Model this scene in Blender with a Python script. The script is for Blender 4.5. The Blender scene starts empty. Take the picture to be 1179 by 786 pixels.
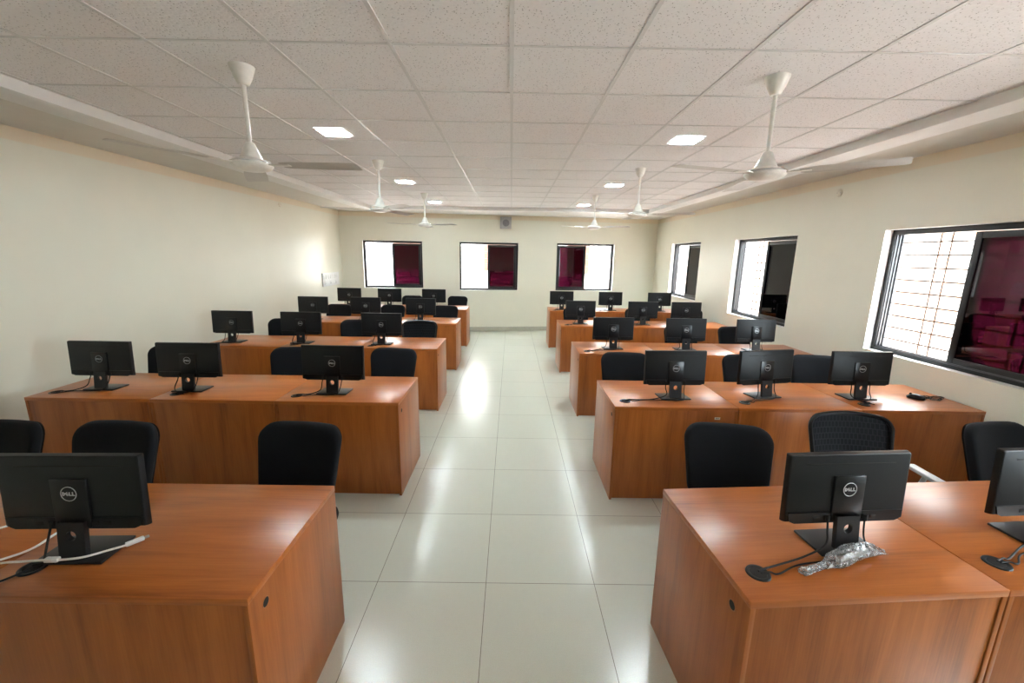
import bpy, bmesh, math, random
from mathutils import Vector, Matrix
random.seed(7)
PI = math.pi
R = math.radians
scene = bpy.context.scene
COL = scene.collection

# ------------------------------------------------------------------ helpers
def link(o, parent=None):
    COL.objects.link(o)
    if parent is not None:
        o.parent = parent
    return o

def empty(name, loc=(0, 0, 0), rz=0.0, parent=None):
    o = bpy.data.objects.new(name, None)
    o.empty_display_size = 0.1
    o.location = loc
    o.rotation_euler = (0, 0, rz)
    return link(o, parent)

def tag(o, label, cat, group=None):
    o['label'] = label
    o['category'] = cat
    if group:
        o['group'] = group
    return o

def struct(o):
    o['kind'] = 'structure'
    return o

def kids(o):
    return [c for c in bpy.data.objects if c.parent == o]

class Tree:
    """prototype copier: caches the child lists so copies are quick"""
    def __init__(self, root):
        self.root = root
        self.parts = [(c, kids(c)) for c in kids(root)]
        self.first = True
    def place(self, loc, rz):
        if self.first:
            self.first = False
            r = self.root
        else:
            r = self.root.copy()
            COL.objects.link(r)
            for c, subs in self.parts:
                d = c.copy()
                COL.objects.link(d)
                d.parent = r
                for s in subs:
                    e = s.copy()
                    COL.objects.link(e)
                    e.parent = d
        r.location = loc
        r.rotation_euler = (0, 0, rz)
        return r

class MB:
    """collects shapes in one mesh"""
    def __init__(self):
        self.bm = bmesh.new()
    def add(self, verts, faces, mi=0, smooth=False):
        vs = [self.bm.verts.new(v) for v in verts]
        for f in faces:
            try:
                p = self.bm.faces.new([vs[i] for i in f])
                p.material_index = mi
                p.smooth = smooth
            except ValueError:
                pass
        return self
    def box(self, lo, hi, bev=0.0, mi=0, mat=None, seg=2):
        b = bmesh.new()
        bmesh.ops.create_cube(b, size=1.0)
        sx, sy, sz = (hi[i] - lo[i] for i in range(3))
        for v in b.verts:
            v.co = Vector((lo[0] + (v.co.x + .5) * sx, lo[1] + (v.co.y + .5) * sy, lo[2] + (v.co.z + .5) * sz))
        if bev > 0:
            bmesh.ops.bevel(b, geom=list(b.edges), offset=bev, segments=seg, affect='EDGES', profile=0.5)
        self.merge(b, mi, mat, smooth=False)
        return self
    def merge(self, b, mi=0, mat=None, smooth=False):
        b.verts.index_update()
        vs = [self.bm.verts.new((mat @ v.co) if mat is not None else v.co) for v in b.verts]
        for f in b.faces:
            try:
                p = self.bm.faces.new([vs[v.index] for v in f.verts])
                p.material_index = mi
                p.smooth = smooth
            except ValueError:
                pass
        b.free()
    def loft(self, loops, closed=True, cap0=True, cap1=True, mi=0, smooth=True):
        n = len(loops[0])
        vs = [[self.bm.verts.new(p) for p in lp] for lp in loops]
        for a, b in zip(vs[:-1], vs[1:]):
            for i in range(n if closed else n - 1):
                j = (i + 1) % n
                try:
                    f = self.bm.faces.new((a[i], a[j], b[j], b[i]))
                    f.smooth = smooth
                    f.material_index = mi
                except ValueError:
                    pass
        for flag, lp in ((cap0, vs[0][::-1]), (cap1, vs[-1])):
            if flag:
                try:
                    f = self.bm.faces.new(lp)
                    f.material_index = mi
                except ValueError:
                    pass
        return self
    def lathe(self, prof, seg=24, c=(0, 0), mi=0, smooth=True):
        loops = []
        for r, z in prof:
            loops.append([(c[0] + r * math.cos(2 * PI * k / seg), c[1] + r * math.sin(2 * PI * k / seg), z) for k in range(seg)])
        return self.loft(loops, True, True, True, mi, smooth)
    def tube(self, pts, rad, seg=8, mi=0):
        pts = [Vector(p) for p in pts]
        loops = []
        up = Vector((0.013, 0.021, 1.0)).normalized()
        prev = None
        for i, p in enumerate(pts):
            t = (pts[min(i + 1, len(pts) - 1)] - pts[max(i - 1, 0)])
            if t.length < 1e-9:
                t = Vector((0, 0, 1))
            t.normalize()
            if prev is None:
                ref = up if abs(t.dot(up)) < 0.95 else Vector((1, 0, 0))
                n = t.cross(ref).normalized()
            else:
                n = (prev - t * prev.dot(t))
                n = n.normalized() if n.length > 1e-6 else t.orthogonal().normalized()
            prev = n
            b = t.cross(n)
            r = rad[i] if isinstance(rad, (list, tuple)) else rad
            loops.append([p + (n * math.cos(2 * PI * k / seg) + b * math.sin(2 * PI * k / seg)) * r for k in range(seg)])
        return self.loft(loops, True, True, True, mi, True)
    def build(self, name, mats, parent=None, loc=None, sharp=40):
        me = bpy.data.meshes.new(name)
        bmesh.ops.recalc_face_normals(self.bm, faces=self.bm.faces)
        self.bm.to_mesh(me)
        self.bm.free()
        for m in (mats if isinstance(mats, (list, tuple)) else [mats]):
            me.materials.append(m)
        if sharp is not None:
            me.set_sharp_from_angle(angle=R(sharp))
        o = bpy.data.objects.new(name, me)
        if loc is not None:
            o.location = loc
        return link(o, parent)

def spline(pts, n=8):
    P = [Vector(p) for p in pts]
    out = []
    for i in range(len(P) - 1):
        p0 = P[max(i - 1, 0)]; p1 = P[i]; p2 = P[i + 1]; p3 = P[min(i + 2, len(P) - 1)]
        for k in range(n):
            t = k / n
            out.append(0.5 * ((2 * p1) + (p2 - p0) * t + (2 * p0 - 5 * p1 + 4 * p2 - p3) * t * t + (3 * p1 - p0 - 3 * p2 + p3) * t ** 3))
    out.append(P[-1])
    return out

def rrect(w, h, r, seg=6, s=1.0, sub=0):
    """rounded rectangle loop in (u,v), centred"""
    w *= s; h *= s; r = min(r * s if s < 1 else r, w / 2 - 1e-4, h / 2 - 1e-4)
    out = []
    for cx, cy, a0 in ((w / 2 - r, h / 2 - r, 0), (-w / 2 + r, h / 2 - r, 90), (-w / 2 + r, -h / 2 + r, 180), (w / 2 - r, -h / 2 + r, 270)):
        for k in range(seg + 1):
            a = R(a0 + 90 * k / seg)
            out.append((cx + r * math.cos(a), cy + r * math.sin(a)))
    if sub:
        fine = []
        for i, p in enumerate(out):
            q = out[(i + 1) % len(out)]
            fine.append(p)
            if (i + 1) % (seg + 1) == 0:
                for k in range(1, sub + 1):
                    t = k / (sub + 1)
                    fine.append((p[0] + (q[0] - p[0]) * t, p[1] + (q[1] - p[1]) * t))
        out = fine
    return out

# ------------------------------------------------------------------ materials
def newmat(name):
    m = bpy.data.materials.new(name)
    m.use_nodes = True
    nt = m.node_tree
    b = nt.nodes['Principled BSDF']
    return m, nt, b

def N(nt, t, **kw):
    n = nt.nodes.new(t)
    for k, v in kw.items():
        if k in n.inputs:
            n.inputs[k].default_value = v
        else:
            setattr(n, k, v)
    return n

def L(nt, a, b):
    nt.links.new(a, b)

def ramp(nt, fac, stops):
    r = nt.nodes.new('ShaderNodeValToRGB')
    e = r.color_ramp.elements
    while len(e) < len(stops):
        e.new(0.5)
    for i, (p, c) in enumerate(stops):
        e[i].position = p
        e[i].color = (*c, 1)
    L(nt, fac, r.inputs['Fac'])
    return r

def simple(name, col, rough=0.5, metal=0.0, noise=0.06, nscale=30, bump=0.0, spec=0.5):
    m, nt, b = newmat(name)
    tc = N(nt, 'ShaderNodeTexCoord')
    no = N(nt, 'ShaderNodeTexNoise', Scale=nscale, Detail=3.0)
    L(nt, tc.outputs['Object'], no.inputs['Vector'])
    c0 = tuple(c * (1 - noise) for c in col)
    c1 = tuple(min(1, c * (1 + noise)) for c in col)
    r = ramp(nt, no.outputs['Fac'], [(0.3, c0), (0.7, c1)])
    L(nt, r.outputs['Color'], b.inputs['Base Color'])
    b.inputs['Roughness'].default_value = rough
    b.inputs['Metallic'].default_value = metal
    b.inputs['Specular IOR Level'].default_value = spec
    if bump:
        bp = N(nt, 'ShaderNodeBump', Strength=bump, Distance=0.002)
        L(nt, no.outputs['Fac'], bp.inputs['Height'])
        L(nt, bp.outputs['Normal'], b.inputs['Normal'])
    return m

def wood(name, axis, dark=1.0):
    """cherry laminate, grain running along the given axis"""
    m, nt, b = newmat(name)
    tc = N(nt, 'ShaderNodeTexCoord')
    oi = N(nt, 'ShaderNodeObjectInfo')
    off = N(nt, 'ShaderNodeVectorMath', operation='ADD')
    sc = N(nt, 'ShaderNodeVectorMath', operation='SCALE')
    sc.inputs['Scale'].default_value = 0.37
    L(nt, oi.outputs['Location'], sc.inputs[0])
    L(nt, tc.outputs['Object'], off.inputs[0])
    L(nt, sc.outputs['Vector'], off.inputs[1])
    mp = N(nt, 'ShaderNodeMapping')
    s = [9.0, 9.0, 9.0]
    s['xyz'.index(axis)] = 0.9
    mp.inputs['Scale'].default_value = s
    L(nt, off.outputs['Vector'], mp.inputs['Vector'])
    n1 = N(nt, 'ShaderNodeTexNoise', Scale=1.1, Detail=4.0, Roughness=0.6, Distortion=0.6)
    L(nt, mp.outputs['Vector'], n1.inputs['Vector'])
    mp2 = N(nt, 'ShaderNodeMapping')
    s2 = [160.0, 160.0, 160.0]
    s2['xyz'.index(axis)] = 5.0
    mp2.inputs['Scale'].default_value = s2
    L(nt, off.outputs['Vector'], mp2.inputs['Vector'])
    n2 = N(nt, 'ShaderNodeTexNoise', Scale=1.0, Detail=2.0)
    L(nt, mp2.outputs['Vector'], n2.inputs['Vector'])
    mx = N(nt, 'ShaderNodeMath', operation='MULTIPLY_ADD')
    mx.inputs[1].default_value = 0.35
    L(nt, n2.outputs['Fac'], mx.inputs[0])
    L(nt, n1.outputs['Fac'], mx.inputs[2])
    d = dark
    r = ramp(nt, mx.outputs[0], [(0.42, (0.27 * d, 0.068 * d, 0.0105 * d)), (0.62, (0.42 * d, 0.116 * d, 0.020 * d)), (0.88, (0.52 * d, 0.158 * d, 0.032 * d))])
    L(nt, r.outputs['Color'], b.inputs['Base Color'])
    b.inputs['Roughness'].default_value = 0.30
    b.inputs['Specular IOR Level'].default_value = 0.5
    return m

WOOD_X = wood('laminate_grain_across', 'x')
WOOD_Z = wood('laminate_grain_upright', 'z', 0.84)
BLACK = simple('black_plastic', (0.0075, 0.008, 0.0095), 0.40, noise=0.15, nscale=200, bump=0.04, spec=0.32)
BLACK_GLOSS = simple('black_plastic_glossy', (0.006, 0.006, 0.0075), 0.28, spec=0.35)
BLACK_PLATE = simple('black_plastic_plate', (0.011, 0.011, 0.013), 0.36, spec=0.4)
SCREEN = simple('screen_glass', (0.006, 0.006, 0.008), 0.15)
RUBBER = simple('black_rubber', (0.010, 0.010, 0.010), 0.6, spec=0.3)
LOGO = simple('logo_silver', (0.55, 0.56, 0.58), 0.35, 0.3)
FABRIC = simple('black_fabric', (0.0058, 0.0068, 0.0095), 0.85, noise=0.3, nscale=350, bump=0.25, spec=0.25)
CHROME = simple('chrome', (0.75, 0.75, 0.76), 0.15, 1.0)
GREYARM = simple('pale_grey_plastic', (0.62, 0.63, 0.64), 0.4)
WHITE_P = simple('white_plastic', (0.80, 0.80, 0.79), 0.4)
WHITE_CABLE = simple('white_cable', (0.80, 0.78, 0.74), 0.45)
FAN_WHITE = simple('fan_enamel', (0.82, 0.81, 0.77), 0.35)
FAN_BLADE_SHADED = simple('fan_blade_shaded', (0.52, 0.50, 0.47), 0.4)  # white blades greyed: shade on their undersides is put into the colour
GYPSUM = simple('white_gypsum', (0.80, 0.80, 0.79), 0.7, noise=0.02, nscale=8)
SOFFIT = simple('soffit_grey', (0.68, 0.66, 0.61), 0.75, noise=0.02, nscale=6)  # greyer than the white border strip
TBAR = simple('ceiling_bar', (0.66, 0.66, 0.66), 0.4, noise=0.03)
FRAME = simple('black_aluminium', (0.009, 0.009, 0.010), 0.38, noise=0.1)
TRACK = simple('bare_aluminium', (0.45, 0.45, 0.46), 0.4, 0.5)
TRACK_DARK = simple('dark_track', (0.10, 0.10, 0.11), 0.4)
GRILLE = simple('grille_steel', (0.22, 0.13, 0.09), 0.6)
REVEAL = simple('white_reveal', (0.84, 0.84, 0.82), 0.5, noise=0.02)
GREY_BOX = simple('grey_enamel', (0.42, 0.42, 0.42), 0.5)
GREY_DARK = simple('grey_cone', (0.22, 0.22, 0.24), 0.6)
PAPER = simple('paper_label', (0.82, 0.82, 0.80), 0.6)
INK = simple('label_ink', (0.12, 0.12, 0.13), 0.6)
HOLE = simple('dark_hole', (0.01, 0.008, 0.006), 0.8)
SKIRT = simple('skirting_tile', (0.46, 0.45, 0.38), 0.25, noise=0.05, nscale=5)

# mesh fabric of the two mesh-back chairs: rows of small upright slots
def mesh_fabric():
    m, nt, b = newmat('black_mesh_fabric')
    tc = N(nt, 'ShaderNodeTexCoord')
    mp = N(nt, 'ShaderNodeMapping')
    mp.inputs['Rotation'].default_value = (R(90), 0, 0)
    L(nt, tc.outputs['Object'], mp.inputs['Vector'])
    br = N(nt, 'ShaderNodeTexBrick', Scale=1.0)
    br.inputs['Brick Width'].default_value = 0.022
    br.inputs['Row Height'].default_value = 0.034
    br.inputs['Mortar Size'].default_value = 0.0032
    br.inputs['Mortar Smooth'].default_value = 0.3
    br.inputs['Color1'].default_value = (0.007, 0.008, 0.01, 1)
    br.inputs['Color2'].default_value = (0.009, 0.010, 0.012, 1)
    br.inputs['Mortar'].default_value = (0.020, 0.020, 0.023, 1)
    L(nt, mp.outputs['Vector'], br.inputs['Vector'])
    L(nt, br.outputs['Color'], b.inputs['Base Color'])
    b.inputs['Roughness'].default_value = 0.9
    b.inputs['Specular IOR Level'].default_value = 0.2
    return m
MESHFAB = mesh_fabric()

def wall_mat(name, base, band, zb, rough):
    m, nt, b = newmat(name)
    tc = N(nt, 'ShaderNodeTexCoord')
    g = N(nt, 'ShaderNodeNewGeometry')
    sx = N(nt, 'ShaderNodeSeparateXYZ')
    L(nt, g.outputs['Position'], sx.inputs[0])
    no = N(nt, 'ShaderNodeTexNoise', Scale=2.2, Detail=4.0)
    L(nt, g.outputs['Position'], no.inputs['Vector'])
    r = ramp(nt, no.outputs['Fac'], [(0.3, tuple(c * .97 for c in base)), (0.7, base)])
    mr = N(nt, 'ShaderNodeMapRange')
    mr.inputs['From Min'].default_value = zb - 0.006
    mr.inputs['From Max'].default_value = zb + 0.006
    L(nt, sx.outputs['Z'], mr.inputs['Value'])
    mix = N(nt, 'ShaderNodeMixRGB')
    mix.inputs['Color2'].default_value = (*band, 1)
    L(nt, mr.outputs['Result'], mix.inputs['Fac'])
    L(nt, r.outputs['Color'], mix.inputs['Color1'])
    L(nt, mix.outputs['Color'], b.inputs['Base Color'])
    b.inputs['Roughness'].default_value = rough
    bp = N(nt, 'ShaderNodeBump', Strength=0.08, Distance=0.004)
    n2 = N(nt, 'ShaderNodeTexNoise', Scale=18.0, Detail=3.0)
    L(nt, g.outputs['Position'], n2.inputs['Vector'])
    L(nt, n2.outputs['Fac'], bp.inputs['Height'])
    L(nt, bp.outputs['Normal'], b.inputs['Normal'])
    return m
WALL = wall_mat('cream_wall_paint', (0.80, 0.78, 0.665), (0.80, 0.70, 0.54), 2.605, 0.36)

def floor_mat():
    m, nt, b = newmat('vitrified_tiles')
    tc = N(nt, 'ShaderNodeTexCoord')
    mp = N(nt, 'ShaderNodeMapping')
    mp.inputs['Location'].default_value = (0.115, -0.117, 0)
    L(nt, tc.outputs['Object'], mp.inputs['Vector'])
    br = N(nt, 'ShaderNodeTexBrick', Scale=1.0, offset=0.0, squash=1.0)
    br.inputs['Brick Width'].default_value = 0.609
    br.inputs['Row Height'].default_value = 0.63
    br.inputs['Mortar Size'].default_value = 0.0016
    br.inputs['Mortar Smooth'].default_value = 0.0
    br.inputs['Color1'].default_value = (0.66, 0.67, 0.58, 1)
    br.inputs['Color2'].default_value = (0.64, 0.65, 0.56, 1)
    br.inputs['Mortar'].default_value = (0.20, 0.19, 0.15, 1)
    L(nt, mp.outputs['Vector'], br.inputs['Vector'])
    no = N(nt, 'ShaderNodeTexNoise', Scale=240.0, Detail=2.0)
    L(nt, tc.outputs['Object'], no.inputs['Vector'])
    r = ramp(nt, no.outputs['Fac'], [(0.35, (0.93, 0.93, 0.92)), (0.65, (1, 1, 1))])
    mu = N(nt, 'ShaderNodeMixRGB', blend_type='MULTIPLY')
    mu.inputs['Fac'].default_value = 1.0
    L(nt, br.outputs['Color'], mu.inputs['Color1'])
    L(nt, r.outputs['Color'], mu.inputs['Color2'])
    L(nt, mu.outputs['Color'], b.inputs['Base Color'])
    n2 = N(nt, 'ShaderNodeTexNoise', Scale=1.7, Detail=3.0)
    L(nt, tc.outputs['Object'], n2.inputs['Vector'])
    mr = N(nt, 'ShaderNodeMapRange')
    mr.inputs['To Min'].default_value = 0.20
    mr.inputs['To Max'].default_value = 0.26
    L(nt, n2.outputs['Fac'], mr.inputs['Value'])
    L(nt, mr.outputs['Result'], b.inputs['Roughness'])
    return m
FLOOR = floor_mat()

def tile_mat():
    m, nt, b = newmat('mineral_fibre_tile')
    tc = N(nt, 'ShaderNodeTexCoord')
    v = N(nt, 'ShaderNodeTexVoronoi', Scale=76.0, feature='F1')
    v.inputs['Randomness'].default_value = 1.0
    L(nt, tc.outputs['Object'], v.inputs['Vector'])
    no = N(nt, 'ShaderNodeTexNoise', Scale=60.0, Detail=3.0)
    L(nt, tc.outputs['Object'], no.inputs['Vector'])
    ad = N(nt, 'ShaderNodeMath', operation='MULTIPLY_ADD')
    ad.inputs[1].default_value = 0.25
    L(nt, no.outputs['Fac'], ad.inputs[0])
    L(nt, v.outputs['Distance'], ad.inputs[2])
    r = ramp(nt, ad.outputs[0], [(0.235, (0.22, 0.20, 0.19)), (0.325, (0.81, 0.80, 0.81)), (1.0, (0.84, 0.83, 0.84))])
    L(nt, r.outputs['Color'], b.inputs['Base Color'])
    b.inputs['Roughness'].default_value = 0.85
    bp = N(nt, 'ShaderNodeBump', Strength=0.3, Distance=0.003)
    L(nt, ad.outputs[0], bp.inputs['Height'])
    L(nt, bp.outputs['Normal'], b.inputs['Normal'])
    return m
TILE = tile_mat()

def tinted_glass():
    m, nt, b = newmat('purple_tinted_glass')
    nt.nodes.remove(b)
    out = nt.nodes['Material Output']
    tr = N(nt, 'ShaderNodeBsdfTransparent')
    tr.inputs['Color'].default_value = (0.105, 0.026, 0.058, 1)
    gl = N(nt, 'ShaderNodeBsdfGlossy', Roughness=0.02)
    gl.inputs['Color'].default_value = (0.9, 0.9, 0.95, 1)
    fr = N(nt, 'ShaderNodeFresnel', IOR=1.5)
    mx = N(nt, 'ShaderNodeMixShader')
    L(nt, fr.outputs['Fac'], mx.inputs['Fac'])
    L(nt, tr.outputs[0], mx.inputs[1])
    L(nt, gl.outputs[0], mx.inputs[2])
    L(nt, mx.outputs[0], out.inputs['Surface'])
    return m
TINT = tinted_glass()

def bag_mat():
    m, nt, b = newmat('clear_plastic_film')
    nt.nodes.remove(b)
    out = nt.nodes['Material Output']
    tr = N(nt, 'ShaderNodeBsdfTransparent')
    gl = N(nt, 'ShaderNodeBsdfGlossy', Roughness=0.10)
    df = N(nt, 'ShaderNodeBsdfDiffuse')
    df.inputs['Color'].default_value = (0.9, 0.92, 0.94, 1)
    fr = N(nt, 'ShaderNodeFresnel', IOR=1.5)
    tc = N(nt, 'ShaderNodeTexCoord')
    no = N(nt, 'ShaderNodeTexNoise', Scale=55.0, Detail=2.0, Distortion=1.2)
    L(nt, tc.outputs['Object'], no.inputs['Vector'])
    bp = N(nt, 'ShaderNodeBump', Strength=0.8, Distance=0.010)
    L(nt, no.outputs['Fac'], bp.inputs['Height'])
    wr = N(nt, 'ShaderNodeTexNoise', Scale=26.0, Detail=3.0, Roughness=0.55, Distortion=2.5)
    L(nt, tc.outputs['Object'], wr.inputs['Vector'])
    rp = ramp(nt, wr.outputs['Fac'], [(0.46, (0.05, 0.05, 0.05)), (0.56, (0.16, 0.16, 0.16)), (0.62, (0.85, 0.85, 0.85))])
    for q in (gl, df, fr):
        L(nt, bp.outputs['Normal'], q.inputs['Normal'])
    m1 = N(nt, 'ShaderNodeMixShader', Fac=0.14)
    m2 = N(nt, 'ShaderNodeMixShader')
    L(nt, rp.outputs['Color'], m1.inputs['Fac'])
    L(nt, tr.outputs[0], m1.inputs[1]); L(nt, df.outputs[0], m1.inputs[2])
    L(nt, fr.outputs['Fac'], m2.inputs['Fac'])
    L(nt, m1.outputs[0], m2.inputs[1]); L(nt, gl.outputs[0], m2.inputs[2])
    L(nt, m2.outputs[0], out.inputs['Surface'])
    return m
BAG = bag_mat()

def emis(name, col, s):
    m, nt, b = newmat(name)
    b.inputs['Base Color'].default_value = (0.9, 0.9, 0.9, 1)
    b.inputs['Emission Color'].default_value = (*col, 1)
    b.inputs['Emission Strength'].default_value = s
    return m
LED = emis('led_panel', (0.84, 0.97, 1.0), 35.0)

def brick_mat(name, c1, c2, mortar, zlow, low):
    m, nt, b = newmat(name)
    g = N(nt, 'ShaderNodeNewGeometry')
    sx = N(nt, 'ShaderNodeSeparateXYZ')
    L(nt, g.outputs['Position'], sx.inputs[0])
    ad = N(nt, 'ShaderNodeMath', operation='ADD')
    L(nt, sx.outputs['X'], ad.inputs[0]); L(nt, sx.outputs['Y'], ad.inputs[1])
    cb = N(nt, 'ShaderNodeCombineXYZ')
    L(nt, ad.outputs[0], cb.inputs['X']); L(nt, sx.outputs['Z'], cb.inputs['Y'])
    br = N(nt, 'ShaderNodeTexBrick', Scale=1.0)
    br.inputs['Brick Width'].default_value = 0.40
    br.inputs['Row Height'].default_value = 0.19
    br.inputs['Mortar Size'].default_value = 0.008
    br.inputs['Color1'].default_value = (*c1, 1)
    br.inputs['Color2'].default_value = (*c2, 1)
    br.inputs['Mortar'].default_value = (*mortar, 1)
    L(nt, cb.outputs[0], br.inputs['Vector'])
    mr = N(nt, 'ShaderNodeMapRange')
    mr.inputs['From Min'].default_value = zlow - 0.01
    mr.inputs['From Max'].default_value = zlow + 0.01
    L(nt, sx.outputs['Z'], mr.inputs['Value'])
    mix = N(nt, 'ShaderNodeMixRGB')
    mix.inputs['Color1'].default_value = (*low, 1)
    L(nt, br.outputs['Color'], mix.inputs['Color2'])
    L(nt, mr.outputs['Result'], mix.inputs['Fac'])
    L(nt, mix.outputs['Color'], b.inputs['Base Color'])
    b.inputs['Roughness'].default_value = 0.9
    return m

# ------------------------------------------------------------------ room constants
XL, XR, YB0 = -3.82, 3.56, -2.4          # left wall, right wall, wall behind the camera
HC, HS, HO = 2.764, 2.695, 2.705         # tile ceiling, border strip, outer soffit
BK = 0.128                                # slope of the far wall
def back_y(x): return 9.5 + (x - XL) * BK
YR = back_y(XR)
TOP = 3.05

def wall_mesh(name, origin, udir, length, height, openings, thick, mats):
    """wall in the plane origin + u*udir + z, facing the room; openings (u0,u1,z0,z1); thickness goes outwards (to the right of udir x up)"""
    u = Vector(udir).normalized()
    z = Vector((0, 0, 1))
    nrm = u.cross(z)  # outward
    us = sorted({0.0, length, *[o[0] for o in openings], *[o[1] for o in openings]})
    zs = sorted({0.0, height, *[o[2] for o in openings], *[o[3] for o in openings]})
    mb = MB()
    O = Vector(origin)
    def P(a, b, d): return O + u * a + z * b + nrm * d
    def hole(a, b):
        return any(o[0] - 1e-6 <= a and b[0] <= o[1] + 1e-6 and o[2] - 1e-6 <= b[1] and b[2] <= o[3] + 1e-6 for o in openings)
    for i in range(len(us) - 1):
        for j in range(len(zs) - 1):
            if hole(us[i], (us[i + 1], zs[j], zs[j + 1])):
                continue
            a, b, c, d = us[i], us[i + 1], zs[j], zs[j + 1]
            mb.add([P(a, c, 0), P(b, c, 0), P(b, d, 0), P(a, d, 0)], [(0, 1, 2, 3)])
            mb.add([P(a, c, thick), P(b, c, thick), P(b, d, thick), P(a, d, thick)], [(3, 2, 1, 0)])
    for (a, b, c, d) in openings + [(0, length, 0, height)]:
        mi = 1 if (a, b, c, d) in openings else 0
        for (p, q) in (((a, c), (b, c)), ((b, c), (b, d)), ((b, d), (a, d)), ((a, d), (a, c))):
            mb.add([P(*p, 0), P(*q, 0), P(*q, thick), P(*p, thick)], [(0, 1, 2, 3)], mi)
    return struct(mb.build(name, mats, sharp=None))

TH = 0.22
# windows on the right wall: (y near, y far, z0, z1)
RW = [(-0.25, 1.25, 0.945, 2.095), (2.59, 4.075, 0.945, 2.095), (5.31, 6.775, 0.935, 2.105), (8.0, 9.43, 0.99, 2.11)]
# windows on the far wall measured along it from the left corner
BW = [(0.475, 1.79, 1.03, 2.085), (2.64, 4.015, 0.985, 2.09), (4.945, 6.375, 0.985, 2.105)]

struct(MB().box((XL - 0.3, YB0 - 0.3, -0.2), (XR + 0.3, YR + 0.35, 0)).build('floor', FLOOR, sharp=None))
# right wall runs towards -y so that u x z points outwards (+x): start at the far corner
ULEN = YR + 0.2 - YB0
wall_mesh('wall_right', (XR, YB0, 0), (0, 1, 0), ULEN, TOP, [(a - YB0, b - YB0, c, d) for a, b, c, d in RW], TH, [WALL, REVEAL])
bdir = Vector((1, BK, 0)).normalized()
# far wall: outward normal must be +y: u x z for u=-x is +y
BLEN = (XR - XL) * math.hypot(1, BK)
bo = Vector((XR, YR, 0))
wall_mesh('wall_back', bo, -bdir, BLEN, TOP, [(BLEN - b, BLEN - a, c, d) for a, b, c, d in BW], TH, [WALL, REVEAL])
wall_mesh('wall_left', (XL, 9.5 + 0.2, 0), (0, -1, 0), 9.7 - YB0, TOP, [], TH, [WALL, REVEAL])
wall_mesh('wall_front', (XL, YB0, 0), (1, 0, 0), XR - XL, TOP, [], TH, [WALL, REVEAL])
struct(MB().box((XL - 0.35, YB0 - 0.35, TOP), (XR + 0.35, YR + 0.4, TOP + 0.15)).build('roof_slab', GYPSUM, sharp=None))
# skirting
sk = MB(); sk.box((-0.0, -0.012, 0), (BLEN, 0.0, 0.10), 0.002)
o = struct(sk.build('baseboard_back', SKIRT)); o.location = (XL, 9.5, 0); o.rotation_euler = (0, 0, math.atan(BK))
struct(MB().box((XR - 0.012, YB0, 0), (XR, YR - 0.02, 0.10), 0.002).build('baseboard_right', SKIRT))
struct(MB().box((XL, YB0, 0), (XL + 0.012, 9.48, 0.10), 0.002).build('baseboard_left', SKIRT))

# ------------------------------------------------------------------ ceiling
CX0, CX1, CY1 = -2.90, 2.80, 8.83
GX0, GY0, GS = -0.0125, 2.177, 0.57
c = MB()
c.box((CX0 - 0.02, YB0, HC), (CX1 + 0.02, CY1 + 0.02, HC + 0.02))
ceiling = struct(c.build('ceiling', TILE, sharp=None))
g = MB()
bw = 0.010
x = GX0 - 6 * GS
while x < CX1:
    if x > CX0 + 0.03:
        g.box((x - bw, YB0, HC - 0.004), (x + bw, CY1, HC + 0.002))
    x += GS
y = GY0 - 8 * GS
while y < CY1:
    if y > YB0:
        g.box((CX0, y - bw * .7, HC - 0.0035), (CX1, y + bw * .7, HC + 0.002))
    y += GS
g.build('ceiling_grid_bar', TBAR, ceiling, sharp=None)
# gypsum border around the tiles: an inner strip and a slightly higher outer soffit
IW = 0.24
struct(MB().box((CX0 - IW, YB0, HS), (CX0, CY1 + IW, HC + 0.08), 0.002).build('trim_1', GYPSUM))
struct(MB().box((CX1, YB0, HS), (CX1 + IW, CY1 + IW, HC + 0.08), 0.002).build('trim_2', GYPSUM))
struct(MB().box((CX0, CY1, HS), (CX1, CY1 + IW, HC + 0.08), 0.002).build('trim_3', GYPSUM))
struct(MB().box((XL - 0.02, YB0, HO), (CX0 - IW, YR + 0.1, HC + 0.08)).build('trim_4', SOFFIT))
struct(MB().box((CX1 + IW, YB0, HO), (XR + 0.02, YR + 0.1, HC + 0.08)).build('trim_5', SOFFIT))
struct(MB().box((CX0 - IW, CY1 + IW, HO), (CX1 + IW, YR + 0.1, HC + 0.08)).build('trim_6', GYPSUM))

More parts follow.
